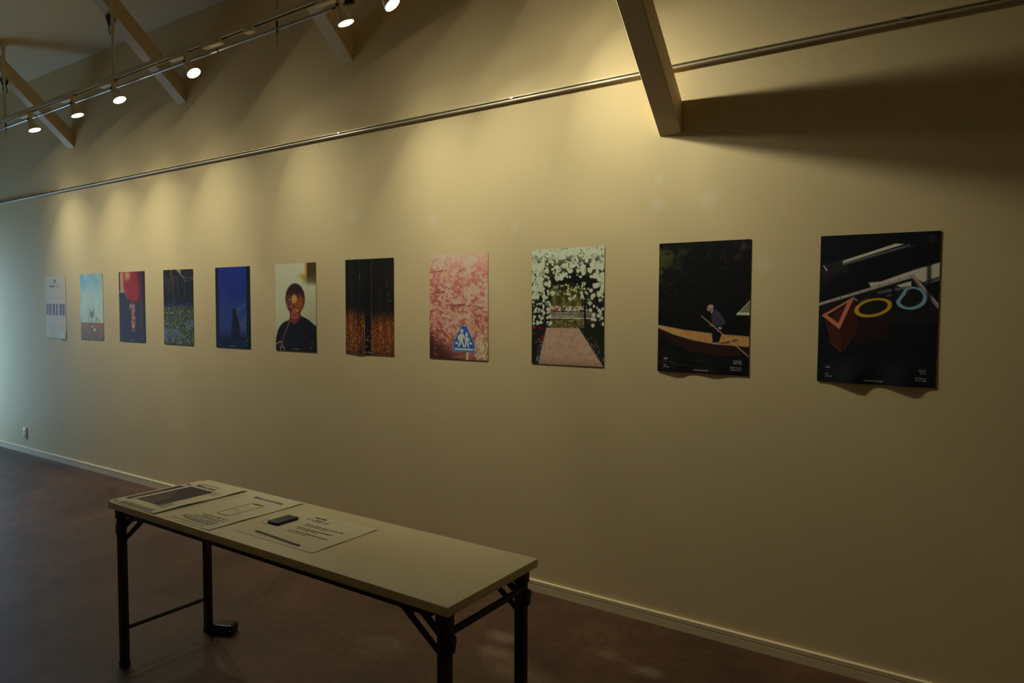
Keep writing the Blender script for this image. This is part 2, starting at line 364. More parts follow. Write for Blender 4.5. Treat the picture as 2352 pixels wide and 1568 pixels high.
class Art:
    """a print painted on a grid: u right 0..1, v down 0..1; colours as 0..255 sRGB"""
    AR = PH / PW
    def __init__(s, nx, ny, base, ar=None):
        s.nx, s.ny = nx, ny; s.ar = ar or Art.AR
        u, v = np.meshgrid(np.linspace(0, 1, nx), np.linspace(0, 1, ny)); s.u, s.v = u, v; s.y = v * s.ar
        s.c = np.ones((ny, nx, 3)) * np.array(base, float); s.px = 1.0 / nx
        s.rng = np.random.RandomState(7); s.ragged = 1 + 0.75 * (fbm(u, s.y, 42, 99, 3) - 0.5)
    def blend(s, m, col):
        m = np.clip(m, 0, 1)[..., None]; col = np.asarray(col, float); s.c = s.c * (1 - m) + col * m; return s
    def polym(s, pts, soft=None):
        soft = soft or s.px; P = [(a, b * s.ar) for a, b in pts]; inside = np.zeros(s.u.shape, bool); dist = np.full(s.u.shape, 9.0)
        for (x0, y0), (x1, y1) in zip(P, P[1:] + P[:1]):
            cond = ((y0 > s.y) != (y1 > s.y)); den = (y1 - y0) if y1 != y0 else 1e-9
            inside ^= cond & (s.u < (x1 - x0) * (s.y - y0) / den + x0)
            dist = np.minimum(dist, s._seg(x0, y0, x1, y1))
        return smooth(-soft, soft, np.where(inside, dist, -dist))
    def _seg(s, x0, y0, x1, y1):
        dx, dy = x1 - x0, y1 - y0; t = np.clip(((s.u - x0) * dx + (s.y - y0) * dy) / (dx * dx + dy * dy + 1e-12), 0, 1)
        return np.hypot(s.u - x0 - t * dx, s.y - y0 - t * dy)
    def poly(s, pts, col, soft=None, a=1.0): return s.blend(s.polym(pts, soft) * a, col)
    def linem(s, pts, w, soft=None):
        soft = soft or s.px; m = np.zeros(s.u.shape)
        for p, q in zip(pts, pts[1:]): m = np.maximum(m, smooth(w / 2 + soft, w / 2 - soft, s._seg(p[0], p[1] * s.ar, q[0], q[1] * s.ar)))
        return m
    def line(s, pts, w, col, a=1.0, soft=None): return s.blend(s.linem(pts, w, soft) * a, col)
    def ellm(s, cu, cv, a, b, rot=0.0, soft=None):
        soft = soft or s.px; x = s.u - cu; y = s.y - cv * s.ar; c, d = math.cos(rot), math.sin(rot)
        q = np.hypot((x * c + y * d) / a, (-x * d + y * c) / b); return smooth(1 + soft / min(a, b), 1 - soft / min(a, b), q)
    def ell(s, cu, cv, a, b, col, rot=0.0, soft=None, al=1.0): return s.blend(s.ellm(cu, cv, a, b, rot, soft) * al, col)
    def ring(s, cu, cv, r, w, col, al=1.0): return s.blend((s.ellm(cu, cv, r, r) - s.ellm(cu, cv, r - w, r - w)) * al, col)
    def dabs(s, n, col, region, size, jitter=25, al=1.0):
        """many soft little dabs; region() -> (u, v)"""
        for _ in range(n):
            u, v = region(); r = s.rng.uniform(*size); k = int(math.ceil(r * 1.8 * s.nx)) + 1
            i = int(u * (s.nx - 1)); j = int(v * (s.ny - 1)); i0, i1, j0, j1 = max(0, i - k), min(s.nx, i + k + 1), max(0, j - k), min(s.ny, j + k + 1)
            if i0 >= i1 or j0 >= j1: continue
            d = np.hypot(s.u[j0:j1, i0:i1] - u, (s.v[j0:j1, i0:i1] - v) * s.ar) * s.ragged[j0:j1, i0:i1]; m = (smooth(r + s.px, max(r - s.px * 1.5, 0), d) * al)[..., None]
            cc = np.clip(np.array(col(), float) if callable(col) else np.array(col, float) + s.rng.uniform(-jitter, jitter), 0, 255)
            s.c[j0:j1, i0:i1] = s.c[j0:j1, i0:i1] * (1 - m) + cc * m
        return s
    def grain(s, k, f, seed):
        s.c = s.c * (1 + k * (fbm(s.u, s.y, f, seed)[..., None] - 0.5) * 2); return s
    def star(s, cu, cv, r, col, al):
        for k in range(6):
            a = math.pi / 6 + k * math.pi / 3; w = 0.13
            p = [(cu + r * rr * math.cos(a + t), cv + r * rr * math.sin(a + t) / s.ar) for rr, t in ((.30, -.52), (1.0, -w), (1.0, w), (.30, .52))]
            s.line(p, s.px * .9, col, al)
        return s
    def captions(s, col, al):
        for (u, v, w) in ((.072, .898, .05), (.072, .945, .03), (.072, .961, .075)): s.marks(u, v, w, .007, col, al)
        for (u, v, w) in ((.925, .895, .06), (.925, .911, .055), (.925, .944, .085), (.925, .960, .075)): s.marks(u - w, v, w, .007, col, al)
        return s
    def marks(s, u, v, w, h, col, al):
        x = u
        while x < u + w:
            l = s.rng.uniform(.6, 1.6) * h; s.blend(((s.u >= x) & (s.u <= min(x + l, u + w)) & (abs(s.v - v) < h * .5)) * al * s.rng.uniform(.6, 1), col); x += l * 1.35
        return s

def spline(pts, n=6):
    out = []; k = len(pts)
    for i in range(k):
        p0, p1, p2, p3 = (np.array(pts[(i + j - 1) % k]) for j in range(4))
        for t in np.linspace(0, 1, n, endpoint=False):
            out.append(tuple(0.5 * ((2 * p1) + (-p0 + p2) * t + (2 * p0 - 5 * p1 + 4 * p2 - p3) * t * t + (-p0 + 3 * p1 - 3 * p2 + p3) * t ** 3)))
    return out

def art_rings():
    A = Art(260, 368, (13, 12, 11))
    A.poly([(0, .2), (.2, .165), (.25, .23), (0, .33)], (26, 22, 19), .05)
    A.poly([(.193, .174), (.645, .07), (.712, .076), (.203, .189)], (168, 148, 116)).line([(.204, .196), (.757, .083)], .009, (92, 78, 68)).line([(.204, .205), (.80, .085)], .004, (60, 50, 45))
    A.line([(.205, .2), (.235, .245)], .004, (42, 36, 32)); A.line([(.034, .204), (.062, .235)], .010, (150, 135, 112)); A.line([(.05, .205), (.2, .172)], .02, (34, 29, 25), .8)
    A.poly([(.43, .323), (.532, .316), (.799, .244), (1.0, .200), (1.0, .292), (.873, .325), (.797, .290), (.449, .351)], (152, 131, 104), .010)
    A.poly([(.875, .32), (1, .285), (1, .31), (.90, .335)], (70, 58, 50)).line([(.88, .328), (1, .297)], .004, (30, 25, 22)).line([(.89, .338), (1, .312)], .006, (95, 80, 70))
    A.poly([(.01, .483), (.80, .296), (.99, .47), (1, .6), (0, .62)], (19, 16, 14), .01)
    A.line([(.0, .467), (.79, .284)], .026, (118, 98, 80)); A.line([(.0, .478), (.79, .296)], .006, (60, 50, 42))
    for t in np.linspace(.03, .97, 10): A.line([(.79 * t, .467 - .183 * t - .016), (.79 * t + .006, .467 - .183 * t + .012)], .004, (60, 50, 42))
    A.line([(.79, .284), (1.0, .480)], .034, (112, 92, 77)); A.line([(.80, .305), (.985, .475)], .006, (55, 45, 38))
    A.poly([(.661, .342), (.78, .315), (.782, .348), (.70, .356)], (150, 130, 104)).poly([(.50, .385), (.66, .355), (.78, .352), (.78, .362), (.51, .398)], (62, 54, 47), .006)
    A.line([(.31, .43), (.335, .44)], .012, (120, 105, 90)); A.line([(.36, .45), (.43, .425)], .018, (48, 42, 36), .7); A.line([(.59, .41), (.62, .405)], .02, (60, 54, 48), .7)
    A.line([(.635, .36), (.655, .5)], .028, (15, 13, 12)); A.line([(.785, .3), (.79, .36)], .012, (15, 13, 12))
    m = A.linem([(.915, .19), (.925, .44)], .035, .02); A.blend(m * .85, (16, 13, 12))
    A.poly([(.06, .575), (.111, .731), (.208, .789), (.351, .613), (.312, .43)], (50, 20, 11), .006); A.poly([(.19, .63), (.31, .43), (.351, .613), (.227, .789)], (42, 15, 8), .004)
    A.poly([(.351, .61), (.625, .5), (.62, .68), (.3, .75)], (30, 13, 9), .06, .8); A.line([(.111, .731), (.208, .789)], .005, (96, 42, 22)).line([(.227, .789), (.351, .617)], .004, (76, 32, 18))
    A.blend(A.polym([(.027, .543), (.311, .415), (.19, .636)]) - A.polym([(.074, .540), (.253, .454), (.178, .596)]), (168, 90, 54))
    rot = -.115
    A.blend(A.ellm(.472, .489, .160, .085, rot - .13) - A.ellm(.474, .487, .126, .063, rot - .13), (176, 122, 24))
    A.blend(A.polym(spline([(.708, .394), (.734, .365), (.787, .352), (.857, .364), (.903, .409), (.902, .451), (.862, .482), (.802, .499), (.739, .497), (.685, .479), (.663, .449), (.682, .423)])) - A.polym(spline([(.737, .403), (.754, .374), (.805, .365), (.858, .384), (.877, .423), (.853, .460), (.792, .482), (.739, .480), (.699, .456), (.709, .430)])), (84, 104, 108))
    A.grain(.10, 40, 3).star(.932, .049, .036, (46, 42, 38), .9)
    for (u, v, w) in ((.072, .881, .088), (.072, .928, .055), (.145, .928, .03), (.86, .879, .062), (.885, .926, .038)): A.marks(u, v, w, .006, (40, 36, 33), .8)
    return A

def art_boat():
    A = Art(260, 368, (14, 12, 11)); f = fbm(A.u, A.y, 9, 11); g = fbm(A.u, A.y, 24, 15)
    A.blend(smooth(.46, .75, f) * smooth(.55, .05, A.u + A.v * .9) * smooth(.3, .12, abs(A.v - .1)) * 1.3, (48, 45, 17)); A.blend(smooth(.55, .8, f * .5 + g * .5) * smooth(.5, .2, A.v) * .6, (42, 37, 22))
    A.blend(smooth(.62, .8, g) * smooth(.62, .3, A.v) * .5, (44, 30, 24))
    A.poly([(0, .677), (.18, .772), (.402, .834), (.721, .862), (1, .839), (1, .782), (.635, .769), (.4, .745), (.179, .704), (0, .652)], (36, 18, 12)); A.line([(.0, .70), (.20, .79), (.402, .833)], .006, (58, 34, 24), .7)
    inner = [(0, .638), (.289, .672), (.612, .695), (1, .712), (1, .782), (.635, .769), (.4, .745), (.179, .704), (0, .654)]
    A.poly(inner, (150, 102, 52)); m = A.polym(inner); A.blend(m * smooth(.45, .7, fbm(A.u, A.y, 30, 8)) * .45, (126, 78, 38)); A.blend(m * smooth(.5, 0, A.u) * .45, (164, 124, 70))
    A.line([(0, .636), (.289, .670), (.612, .693), (1, .710)], .008, (104, 94, 74)).line([(0, .657), (.179, .706), (.4, .747), (.635, .771), (1, .784)], .008, (122, 102, 72))
    A.poly([(.629, .764), (.88, .717), (.881, .742), (.759, .773)], (104, 62, 28)).line([(.629, .765), (.88, .720)], .013, (160, 118, 70))
    A.poly([(.857, .552), (1, .447), (1, .553)], (92, 84, 62)).poly([(.857, .552), (.879, .530), (1, .532), (1, .553)], (150, 142, 108)).line([(.868, .545), (1, .447)], .006, (150, 142, 112)).line([(.879, .529), (1, .531)], .004, (50, 44, 34))
    A.poly([(.612, .62), (.70, .62), (.712, .695), (.685, .755), (.619, .764), (.61, .70)], (13, 12, 14))
    A.poly([(.597, .535), (.622, .508), (.655, .515), (.70, .548), (.742, .590), (.748, .618), (.72, .63), (.66, .64), (.615, .64), (.60, .59)], (46, 39, 46), .004); A.line([(.66, .535), (.72, .60)], .012, (66, 56, 62), .7); A.line([(.70, .60), (.69, .66)], .035, (40, 34, 40))
    A.line([(.598, .536), (.612, .512)], .010, (150, 142, 128)); A.line([(.676, .650), (.708, .652)], .012, (160, 156, 140)); A.ell(.595, .632, .02, .016, (60, 42, 34))
    A.ell(.582, .502, .033, .036, (112, 76, 50)); A.ell(.592, .492, .030, .024, (126, 108, 84)); A.ell(.560, .513, .013, .014, (128, 84, 56))
    A.line([(.492, .562), (.674, .668), (1.0, .858)], .009, (176, 126, 72)); A.ell(.685, .675, .018, .012, (96, 66, 48))
    for k in range(16):
        u0 = A.rng.uniform(0, .8); v0 = A.rng.uniform(.9, .99); A.line([(u0, v0), (u0 + .1, v0 - .006), (u0 + .22, v0 + .004)], .004, (44, 36, 26), .6)
    A.line([(0, .925), (.09, .917), (.2, .925)], .006, (66, 54, 34), .8).star(.932, .047, .036, (58, 50, 44), .9)
    for (u, v, w) in ((.072, .881, .08), (.87, .879, .055), (.89, .927, .035)): A.marks(u, v, w, .005, (48, 44, 40), .8)
    A.marks(.072, .897, .055, .012, (128, 122, 112), .8)
    return A

def art_roses():
    A = Art(200, 283, (26, 24, 16)); r = A.rng; A.blend(smooth(.4, .7, fbm(A.u, A.y, 16, 5)) * .7, (44, 42, 22))
    A.poly([(.28, .36), (.72, .36), (.75, .69), (.24, .69)], (58, 52, 24), .03); A.blend(A.polym([(.28, .36), (.74, .36), (.74, .5), (.28, .5)], .04) * smooth(.4, .62, fbm(A.u, A.y, 22, 9)), (92, 82, 38))
    A.dabs(150, lambda: (lambda j: (91 + 25 * j, 87 + 25 * j, 40))(r.uniform(-1, 1)), lambda: (r.uniform(.27, .75), r.uniform(.60, .68)), (.006, .015)); A.dabs(14, (96, 30, 24), lambda: (r.uniform(.25, .8), r.uniform(.62, .66)), (.006, .014), 10)
    A.poly([(.27, .545), (.9, .545), (.9, .60), (.27, .60)], (112, 98, 84), .008, .8); A.line([(.0, .548), (.78, .55)], .005, (150, 142, 122)).line([(.28, .596), (.95, .598)], .010, (176, 166, 134)); A.line([(.27, .578), (.6, .58)], .012, (150, 138, 90), .7)
    A.dabs(160, lambda: (lambda j: (177 + 27 * j, 158 + 32 * j, 132 + 22 * j))(r.uniform(-1, 1)), lambda: (r.uniform(.27, .78), r.uniform(.495, .535)), (.005, .012)); A.dabs(20, (140, 60, 60), lambda: (r.uniform(.25, .45), r.uniform(.51, .54)), (.006, .012), 20)
    A.line([(.74, .38), (.755, .70)], .026, (24, 22, 16)); A.line([(.905, .26), (.925, .75)], .055, (22, 20, 15)); A.line([(.22, .45), (.23, .70)], .05, (24, 22, 16))
    A.poly([(0, .60), (.25, .66), (.20, .72), (.10, 1), (0, 1)], (24, 22, 17), .015); A.poly([(.68, .68), (1, .66), (1, 1)], (26, 25, 18), .015)
    A.poly([(.30, .27), (.5, .20), (.86, .25), (.9, .37), (.72, .32), (.5, .29), (.3, .36)], (17, 16, 12), .02)
    path = [(.212, .681), (.667, .680), (1.0, .998), (.10, 1.0)]; A.poly(path, (152, 118, 90), .010); A.blend(A.polym(path) * smooth(.45, .68, fbm(A.u, A.y, 26, 30)) * .5, (132, 98, 76)); A.blend(A.polym(path) * smooth(.93, 1.0, A.v) * .6, (118, 84, 66))
    wh = lambda: (lambda j: (191 + 27 * j, 185 + 27 * j, 149 + 29 * j))(r.uniform(-1, 1))
    A.blend(smooth(.16, .04, A.v + .05 * (fbm(A.u, A.y, 9, 77) - .5)) * .85, (186, 182, 148))
    A.dabs(230, wh, lambda: (r.uniform(0, 1), abs(r.normal(0, .085))), (.012, .032), al=.8); A.dabs(150, (84, 78, 40), lambda: (r.uniform(0, 1), r.uniform(.05, .22)), (.005, .013), al=.8); A.dabs(30, (120, 116, 60), lambda: (r.uniform(0, 1), r.uniform(0, .08)), (.005, .013), al=.7)
    A.dabs(120, wh, lambda: (abs(r.normal(0, .13)), r.uniform(.12, .42)), (.014, .038)); A.dabs(70, wh, lambda: (r.uniform(.3, .75), r.uniform(.14, .25)), (.010, .024)); A.dabs(16, (60, 56, 26), lambda: (r.uniform(0, .35), r.uniform(.18, .4)), (.01, .02))
    A.dabs(46, wh, lambda: (1 - abs(r.normal(0, .1)), r.uniform(.12, .42)), (.016, .036)); A.dabs(70, wh, lambda: (r.uniform(.02, .28), r.uniform(.42, .66)), (.007, .022)); A.dabs(34, wh, lambda: (r.uniform(.80, 1), r.uniform(.4, .66)), (.008, .026))
    A.dabs(60, lambda: (lambda j: (145 + 35 * j, 137 + 35 * j, 80))(r.uniform(-1, 1)), lambda: (r.uniform(.28, .74), r.uniform(.31, .40)), (.006, .016)); A.dabs(26, wh, lambda: (r.uniform(.5, .8), r.uniform(.33, .45)), (.008, .02))
    sh = fbm(A.u, A.y, 34, 55); A.c = A.c * (1 - .30 * smooth(.45, .7, sh) * smooth(.75, .5, A.v))[..., None]
    A.dabs(12, (110, 24, 22), lambda: (r.uniform(0, .16), r.uniform(.66, .82)), (.010, .022), 12); A.dabs(70, (122, 110, 104), lambda: (lambda v: (.15 - (v - .85) * .35 + r.uniform(-.05, .05), v))(r.uniform(.80, .98)), (.003, .007)); A.dabs(60, (110, 100, 92), lambda: (lambda v: (.80 + (v - .8) * .8 + r.uniform(-.02, .12), v))(r.uniform(.76, .97)), (.003, .006))
    return A

def art_blossom():
    A = Art(170, 240, (174, 114, 94)); r = A.rng; f = fbm(A.u, A.y * 1.2, 9, 4, 5); g = fbm(A.u, A.y * 1.3, 26, 6, 4); h = fbm(A.u, A.y, 60, 19, 3)
    A.blend(smooth(.46, .62, f * .65 + g * .35 + (.30 - A.v) * .10), (206, 166, 138)); A.blend(smooth(.54, .40, f * .4 + g * .6) * (.35 + .5 * smooth(.0, .5, A.v)), (128, 64, 54)); A.blend(smooth(.55, .72, g) * .45, (214, 178, 150)); A.c = A.c * (.82 + .36 * h)[..., None]
    A.blend(smooth(.16, .0, A.v) * .5, (204, 180, 146)); A.blend(smooth(.58, .72, fbm(A.u, A.y, 11, 41)) * .45, (192, 140, 80)); A.blend(smooth(.68, 1.0, A.v + (.5 - A.u) * .25) * .8, (92, 42, 32)); A.blend(smooth(.80, 1.02, A.v + (.3 - A.u) * .5) * .8, (44, 22, 18))
    A.dabs(260, (120, 56, 46), lambda: (r.uniform(0, 1), .1 + .85 * r.uniform(0, 1)), (.004, .011), 18, al=.55); A.dabs(160, (208, 164, 140), lambda: (r.uniform(0, 1), r.uniform(0, .86)), (.006, .016), 14, al=.5)
    for p in ([(0, .385), (.06, .37), (.14, .362), (.264, .358)], [(0, .436), (.12, .447), (.235, .464)], [(.3, .475), (.40, .487), (.55, .483), (.72, .492)], [(0, .55), (.12, .535)], [(.28, .57), (.38, .56)], [(.5, .55), (.62, .548)], [(.06, .072), (.13, .035)], [(.48, .185), (.6, .14)], [(.75, .44), (.82, .432)], [(.0, .165), (.3, .152)], [(.13, .3), (.16, .25)], [(.78, .49), (.92, .51)]):
        A.line(p, .010, (70, 34, 28), .8)
    A.poly([(.80, .83), (.9, .78), (1, .76), (1, .98), (.8, .98)], (140, 96, 66), .04, .7); A.dabs(60, (196, 178, 138), lambda: (r.uniform(.78, 1), r.uniform(.77, .99)), (.006, .018)); A.poly([(.64, .93), (.68, .93), (.68, 1), (.64, 1)], (164, 142, 100))
    sg = [(.557, .682), (.645, .681), (.782, .853), (.774, .925), (.417, .922), (.425, .837)]
    A.poly([((u - .6) * 1.04 + .6, (v - .83) * 1.035 + .83) for u, v in sg], (120, 132, 142)); A.poly(sg, (40, 66, 124))
    w = (172, 166, 136)
    A.ell(.567, .727, .026, .026, w); A.poly([(.53, .755), (.585, .748), (.60, .79), (.575, .82), (.535, .82), (.525, .79)], w); A.line([(.54, .765), (.51, .80), (.515, .815)], .020, w); A.line([(.59, .765), (.625, .80)], .018, w)
    A.line([(.55, .81), (.535, .845), (.515, .870)], .026, w).line([(.565, .81), (.58, .845), (.60, .872)], .026, w); A.poly([(.495, .775), (.53, .765), (.535, .80), (.50, .805)], w)
    A.ell(.648, .765, .022, .023, w); A.poly([(.63, .745), (.65, .738), (.67, .752)], w); A.poly([(.63, .785), (.668, .785), (.685, .82), (.615, .822)], w); A.line([(.665, .79), (.70, .815)], .015, w); A.line([(.64, .815), (.625, .872)], .022, w).line([(.66, .815), (.675, .874)], .022, w)
    A.poly([(.455, .834), (.50, .832), (.50, .852), (.455, .853)], w).poly([(.692, .835), (.737, .833), (.74, .851), (.693, .852)], w); A.poly([(.443, .891), (.76, .893), (.76, .911), (.443, .909)], (150, 148, 128))
    A.captions((206, 190, 170), .5); return A

def art_planks():
    A = Art(150, 212, (17, 14, 11)); s1 = vnoise(A.u, A.y * .02, 34, 3); s2 = vnoise(A.u, A.y * .03, 90, 9); sp = vnoise(A.u, A.y * .5, 100, 21)
    edge = .56 + .06 * (vnoise(A.u, A.y * 0, 6, 2) - .5) + .03 * (A.u > .5)
    A.blend(smooth(.55, .95, s1) * .35, (44, 32, 16)); lo = smooth(edge - .07, edge + .14, A.v)
    A.blend(lo * (.35 + .65 * s1), (112, 56, 14)); A.blend(lo * smooth(.55, .9, s2) * .8, (150, 80, 22)); A.blend(lo * smooth(.66, .92, sp) * .9, (186, 108, 36)); A.blend(lo * smooth(.3, .05, sp) * .7, (44, 20, 8)); A.blend(smooth(.92, 1.0, A.v) * .4, (40, 20, 10))
    A.poly([(.425, 0), (.535, 0), (.535, 1), (.42, 1)], (13, 11, 9), .012); A.line([(.553, 0), (.548, 1)], .010, (104, 56, 14), .8).line([(.30, 0), (.296, .45)], .006, (74, 46, 16), .8).line([(.27, .5), (.27, .7)], .03, (28, 16, 8), .7); A.line([(.70, 0), (.70, .6)], .005, (40, 28, 14), .7).line([(.83, .05), (.83, .95)], .008, (20, 14, 10), .8)
    A.line([(.305, .16), (.305, .21)], .006, (150, 140, 110), .8); r = A.rng
    A.dabs(14, (150, 140, 116), lambda: (r.uniform(.43, .53), r.uniform(.72, .98)), (.004, .008)); A.dabs(10, (120, 100, 70), lambda: (r.uniform(.7, .95), r.uniform(.2, .55)), (.003, .006)); return A.captions((168, 150, 126), .55)

def art_bubbles():
    A = Art(150, 212, (146, 137, 106)); A.blend(smooth(.9, .1, A.v) * .35, (166, 158, 136)); A.blend(smooth(.35, 1, A.u) * smooth(.15, .7, A.v) * .45, (116, 106, 76))
    A.blend(A.ellm(.62, .10, .26, .17, 0, .10) * .35, (184, 176, 150))
    cm = smooth(.755, .82, A.u + .10 * smooth(.05, .2, A.v) * 0) * smooth(.27, .13, A.v); A.blend(smooth(.70, .80, A.u) * smooth(.24, .12, A.v), (168, 104, 30)); A.blend(smooth(.50, .72, A.u) * smooth(.10, .14, A.v) * smooth(.20, .155, A.v), (150, 112, 48)); A.blend(cm, (54, 38, 16)); A.blend(smooth(.56, .9, A.u) * smooth(.13, .17, A.v) * smooth(.28, .19, A.v) * .7, (70, 54, 26))
    A.poly(spline([(.0, 1.02), (.02, .83), (.08, .74), (.20, .672), (.33, .645), (.40, .60), (.60, .585), (.66, .60), (.80, .635), (.94, .69), (1.02, .75), (1.02, 1.02)], 4), (17, 14, 14), .012)
    A.poly([(.37, .52), (.62, .52), (.63, .61), (.55, .665), (.46, .69), (.36, .66)], (92, 34, 18), .02)
    A.ell(.495, .40, .238, .245, (34, 17, 13), 0, .02); A.ell(.48, .46, .15, .17, (80, 31, 15), 0, .06); A.ell(.60, .45, .10, .13, (116, 52, 18), .2, .05); A.ell(.46, .36, .12, .06, (58, 26, 16), 0, .05); A.ell(.475, .402, .066, .066, (176, 124, 50), 0, .02); A.line([(.28, .33), (.265, .40), (.32, .52)], .012, (120, 50, 24), .7, .012)
    A.ell(.366, .451, .06, .062, (104, 50, 34), 0, .02, .6); A.ell(.48, .57, .07, .075, (128, 44, 24), 0, .02, .8)
    for (u, v, q, w) in ((.331, .389, .036, .010), (.366, .451, .075, .011), (.48, .57, .082, .013), (.465, .49, .05, .007)): A.ring(u, v, q, w * .8, (172, 148, 106), .6)
    A.ell(.55, .535, .02, .012, (190, 160, 110)); A.ell(.475, .55, .016, .024, (170, 96, 56))
    A.line([(.351, .64), (.30, .72), (.266, .767), (.20, .82), (.17, .894), (.165, .94)], .018, (118, 72, 40), .9, .01); A.ring(.165, .985, .055, .014, (166, 140, 100), .9); A.line([(.02, .92), (.13, .895), (.14, .93)], .02, (150, 116, 70), .8)
    return A.captions((170, 164, 152), .5)

def art_dusk():
    A = Art(140, 198, (22, 30, 94)); A.blend(smooth(.25, .75, A.v) * .9, (38, 50, 98)); A.blend(smooth(.7, .95, A.v), (20, 21, 46)); A.blend(smooth(.45, .75, fbm(A.u, A.y, 4, 8)) * .25, (34, 48, 108))
    A.blend(A.linem([(.62, .55), (.92, .44)], .05, .05) * .5, (84, 98, 128)); A.blend(A.linem([(.66, .72), (.9, .62)], .05, .05) * .5, (78, 88, 116)); A.blend(A.ellm(.84, .735, .12, .06, 0, .06) * .6, (92, 66, 98)); A.blend(smooth(.84, .90, A.v), (17, 18, 40))
    A.poly(spline([(.545, .505), (.60, .53), (.625, .59), (.67, .65), (.695, .71), (.70, .80), (.715, .88), (.46, .88), (.47, .75), (.478, .65), (.505, .60), (.487, .56), (.50, .52)], 4), (16, 14, 22), .006)
    A.poly([(0, 0), (.085, 0), (.10, 1), (0, 1)], (17, 15, 20), .012); A.poly([(.905, 0), (1, 0), (1, 1), (.895, 1)], (15, 13, 15), .010); return A.captions((150, 150, 160), .5)

def art_garden():
    A = Art(140, 198, (26, 21, 17)); r = A.rng; A.blend(smooth(.45, .7, vnoise(A.u, A.y * .15, 20, 6)) * smooth(.46, .3, A.v) * .6, (56, 42, 28))
    A.line([(.31, .05), (.33, .25), (.35, .44)], .05, (70, 46, 32), .8, .02); A.line([(.27, 0), (.26, .07)], .05, (92, 74, 62), .7, .015); A.line([(.45, 0), (.58, .06), (.70, .11), (.73, .16)], .022, (120, 104, 92)); A.poly([(.45, 0), (.60, 0), (.60, .065)], (142, 124, 112), .01); A.line([(.72, .09), (.72, .40)], .016, (62, 50, 42), .8)
    A.dabs(60, (92, 80, 34), lambda: (r.uniform(.05, .5), r.uniform(.08, .2)), (.006, .016), 20, .6); A.dabs(16, (132, 120, 112), lambda: (r.uniform(.75, 1), r.uniform(.10, .15)), (.006, .014), 20, .8)
    A.blend(smooth(.40, .47, A.v) * .8, (28, 28, 46)); A.blend(smooth(.46, .54, A.v), (52, 54, 24)); A.dabs(110, (66, 76, 116), lambda: (r.uniform(0, 1), r.uniform(.44, .52)), (.005, .010), 25, .7)
    A.dabs(900, lambda: (lambda j: (99 + 45 * j, 99 + 43 * j, 40 + 20 * j))(r.uniform(-1, 1)), lambda: (r.uniform(0, 1), r.uniform(.49, 1)), (.007, .02), al=.7); A.dabs(260, (30, 32, 18), lambda: (r.uniform(0, 1), r.uniform(.5, 1)), (.006, .016), 8, .7)
    A.dabs(330, lambda: (lambda j: (117 + 37 * j, 127 + 37 * j, 149 + 35 * j))(r.uniform(-1, 1)), lambda: (r.uniform(0, 1), .52 + .46 * r.uniform(0, 1) ** .7), (.006, .018), al=.75); A.dabs(150, (96, 106, 150), lambda: (abs(r.normal(.2, .2)), r.uniform(.80, .95)), (.008, .022), 22, .7); A.dabs(60, (100, 110, 146), lambda: (r.uniform(.7, 1), r.uniform(.68, .8)), (.008, .02), 22, .7)
    A.c = A.c * .88; A.marks(.41, .975, .18, .008, (190, 186, 160), .7); return A

def art_balloon():
    A = Art(130, 184, (45, 33, 35)); A.blend(smooth(.5, .0, A.v) * smooth(.7, .95, A.u) * .7, (30, 18, 18))
    A.poly([(0, 0), (.62, 0), (.5, .1), (.3, .3), (0, .3)], (160, 122, 84), .04); A.poly([(0, 0), (.05, 0), (.06, .3), (0, .3)], (54, 36, 32), .02); A.line([(.0, .285), (.22, .29)], .014, (172, 152, 122), .8); A.poly([(0, .30), (.24, .30), (.36, .4), (.4, 1), (0, 1)], (43, 33, 36), .02)
    A.poly(spline([(.24, -.03), (.19, .14), (.19, .25), (.30, .345), (.42, .41), (.57, .43), (.76, .395), (.88, .30), (.9, .15), (.82, 0), (.6, -.05)], 4), (130, 26, 21), .04); A.ell(.66, .12, .3, .2, (118, 22, 18), 0, .2, .5); A.poly([(.70, .0), (1, 0), (1, .45), (.78, .42), (.80, .2)], (52, 19, 19), .10, .9); A.ell(.34, .05, .11, .10, (150, 118, 76), 0, .07); A.line([(.22, 0), (.2, .08)], .05, (150, 44, 30), .8, .02); A.line([(.2, .25), (.34, .38)], .02, (176, 112, 78), .6, .03)
    A.line([(.87, .42), (.85, .8)], .09, (84, 40, 36), .6, .05); A.poly([(.93, 0), (1, 0), (1, 1), (.93, 1)], (26, 20, 24), .03)
    A.poly([(.40, .46), (.48, .44), (.58, .50), (.62, .62), (.62, .72), (.58, .86), (.49, .86), (.47, .72), (.48, .58), (.38, .52)], (92, 58, 58), .015); r = A.rng
    A.dabs(90, lambda: (lambda j: (166 + 40 * j, 143 + 45 * j, 130 + 40 * j))(r.uniform(-1, 1)), lambda: (lambda v: (.55 + (v - .7) * .05 + r.uniform(-.07, .07), v))(r.uniform(.47, .80)), (.006, .020)); A.dabs(40, (150, 50, 52), lambda: (.54 + r.uniform(-.07, .08), r.uniform(.5, .85)), (.008, .02), 20)
    A.ell(.44, .485, .035, .05, (120, 100, 88), .3, .015); A.blend(smooth(.84, .95, A.v) * .6, (40, 34, 44)); A.dabs(50, (92, 84, 92), lambda: (r.uniform(.3, .95), r.uniform(.9, .99)), (.004, .01), 14, .5); return A.captions((170, 168, 166), .6)

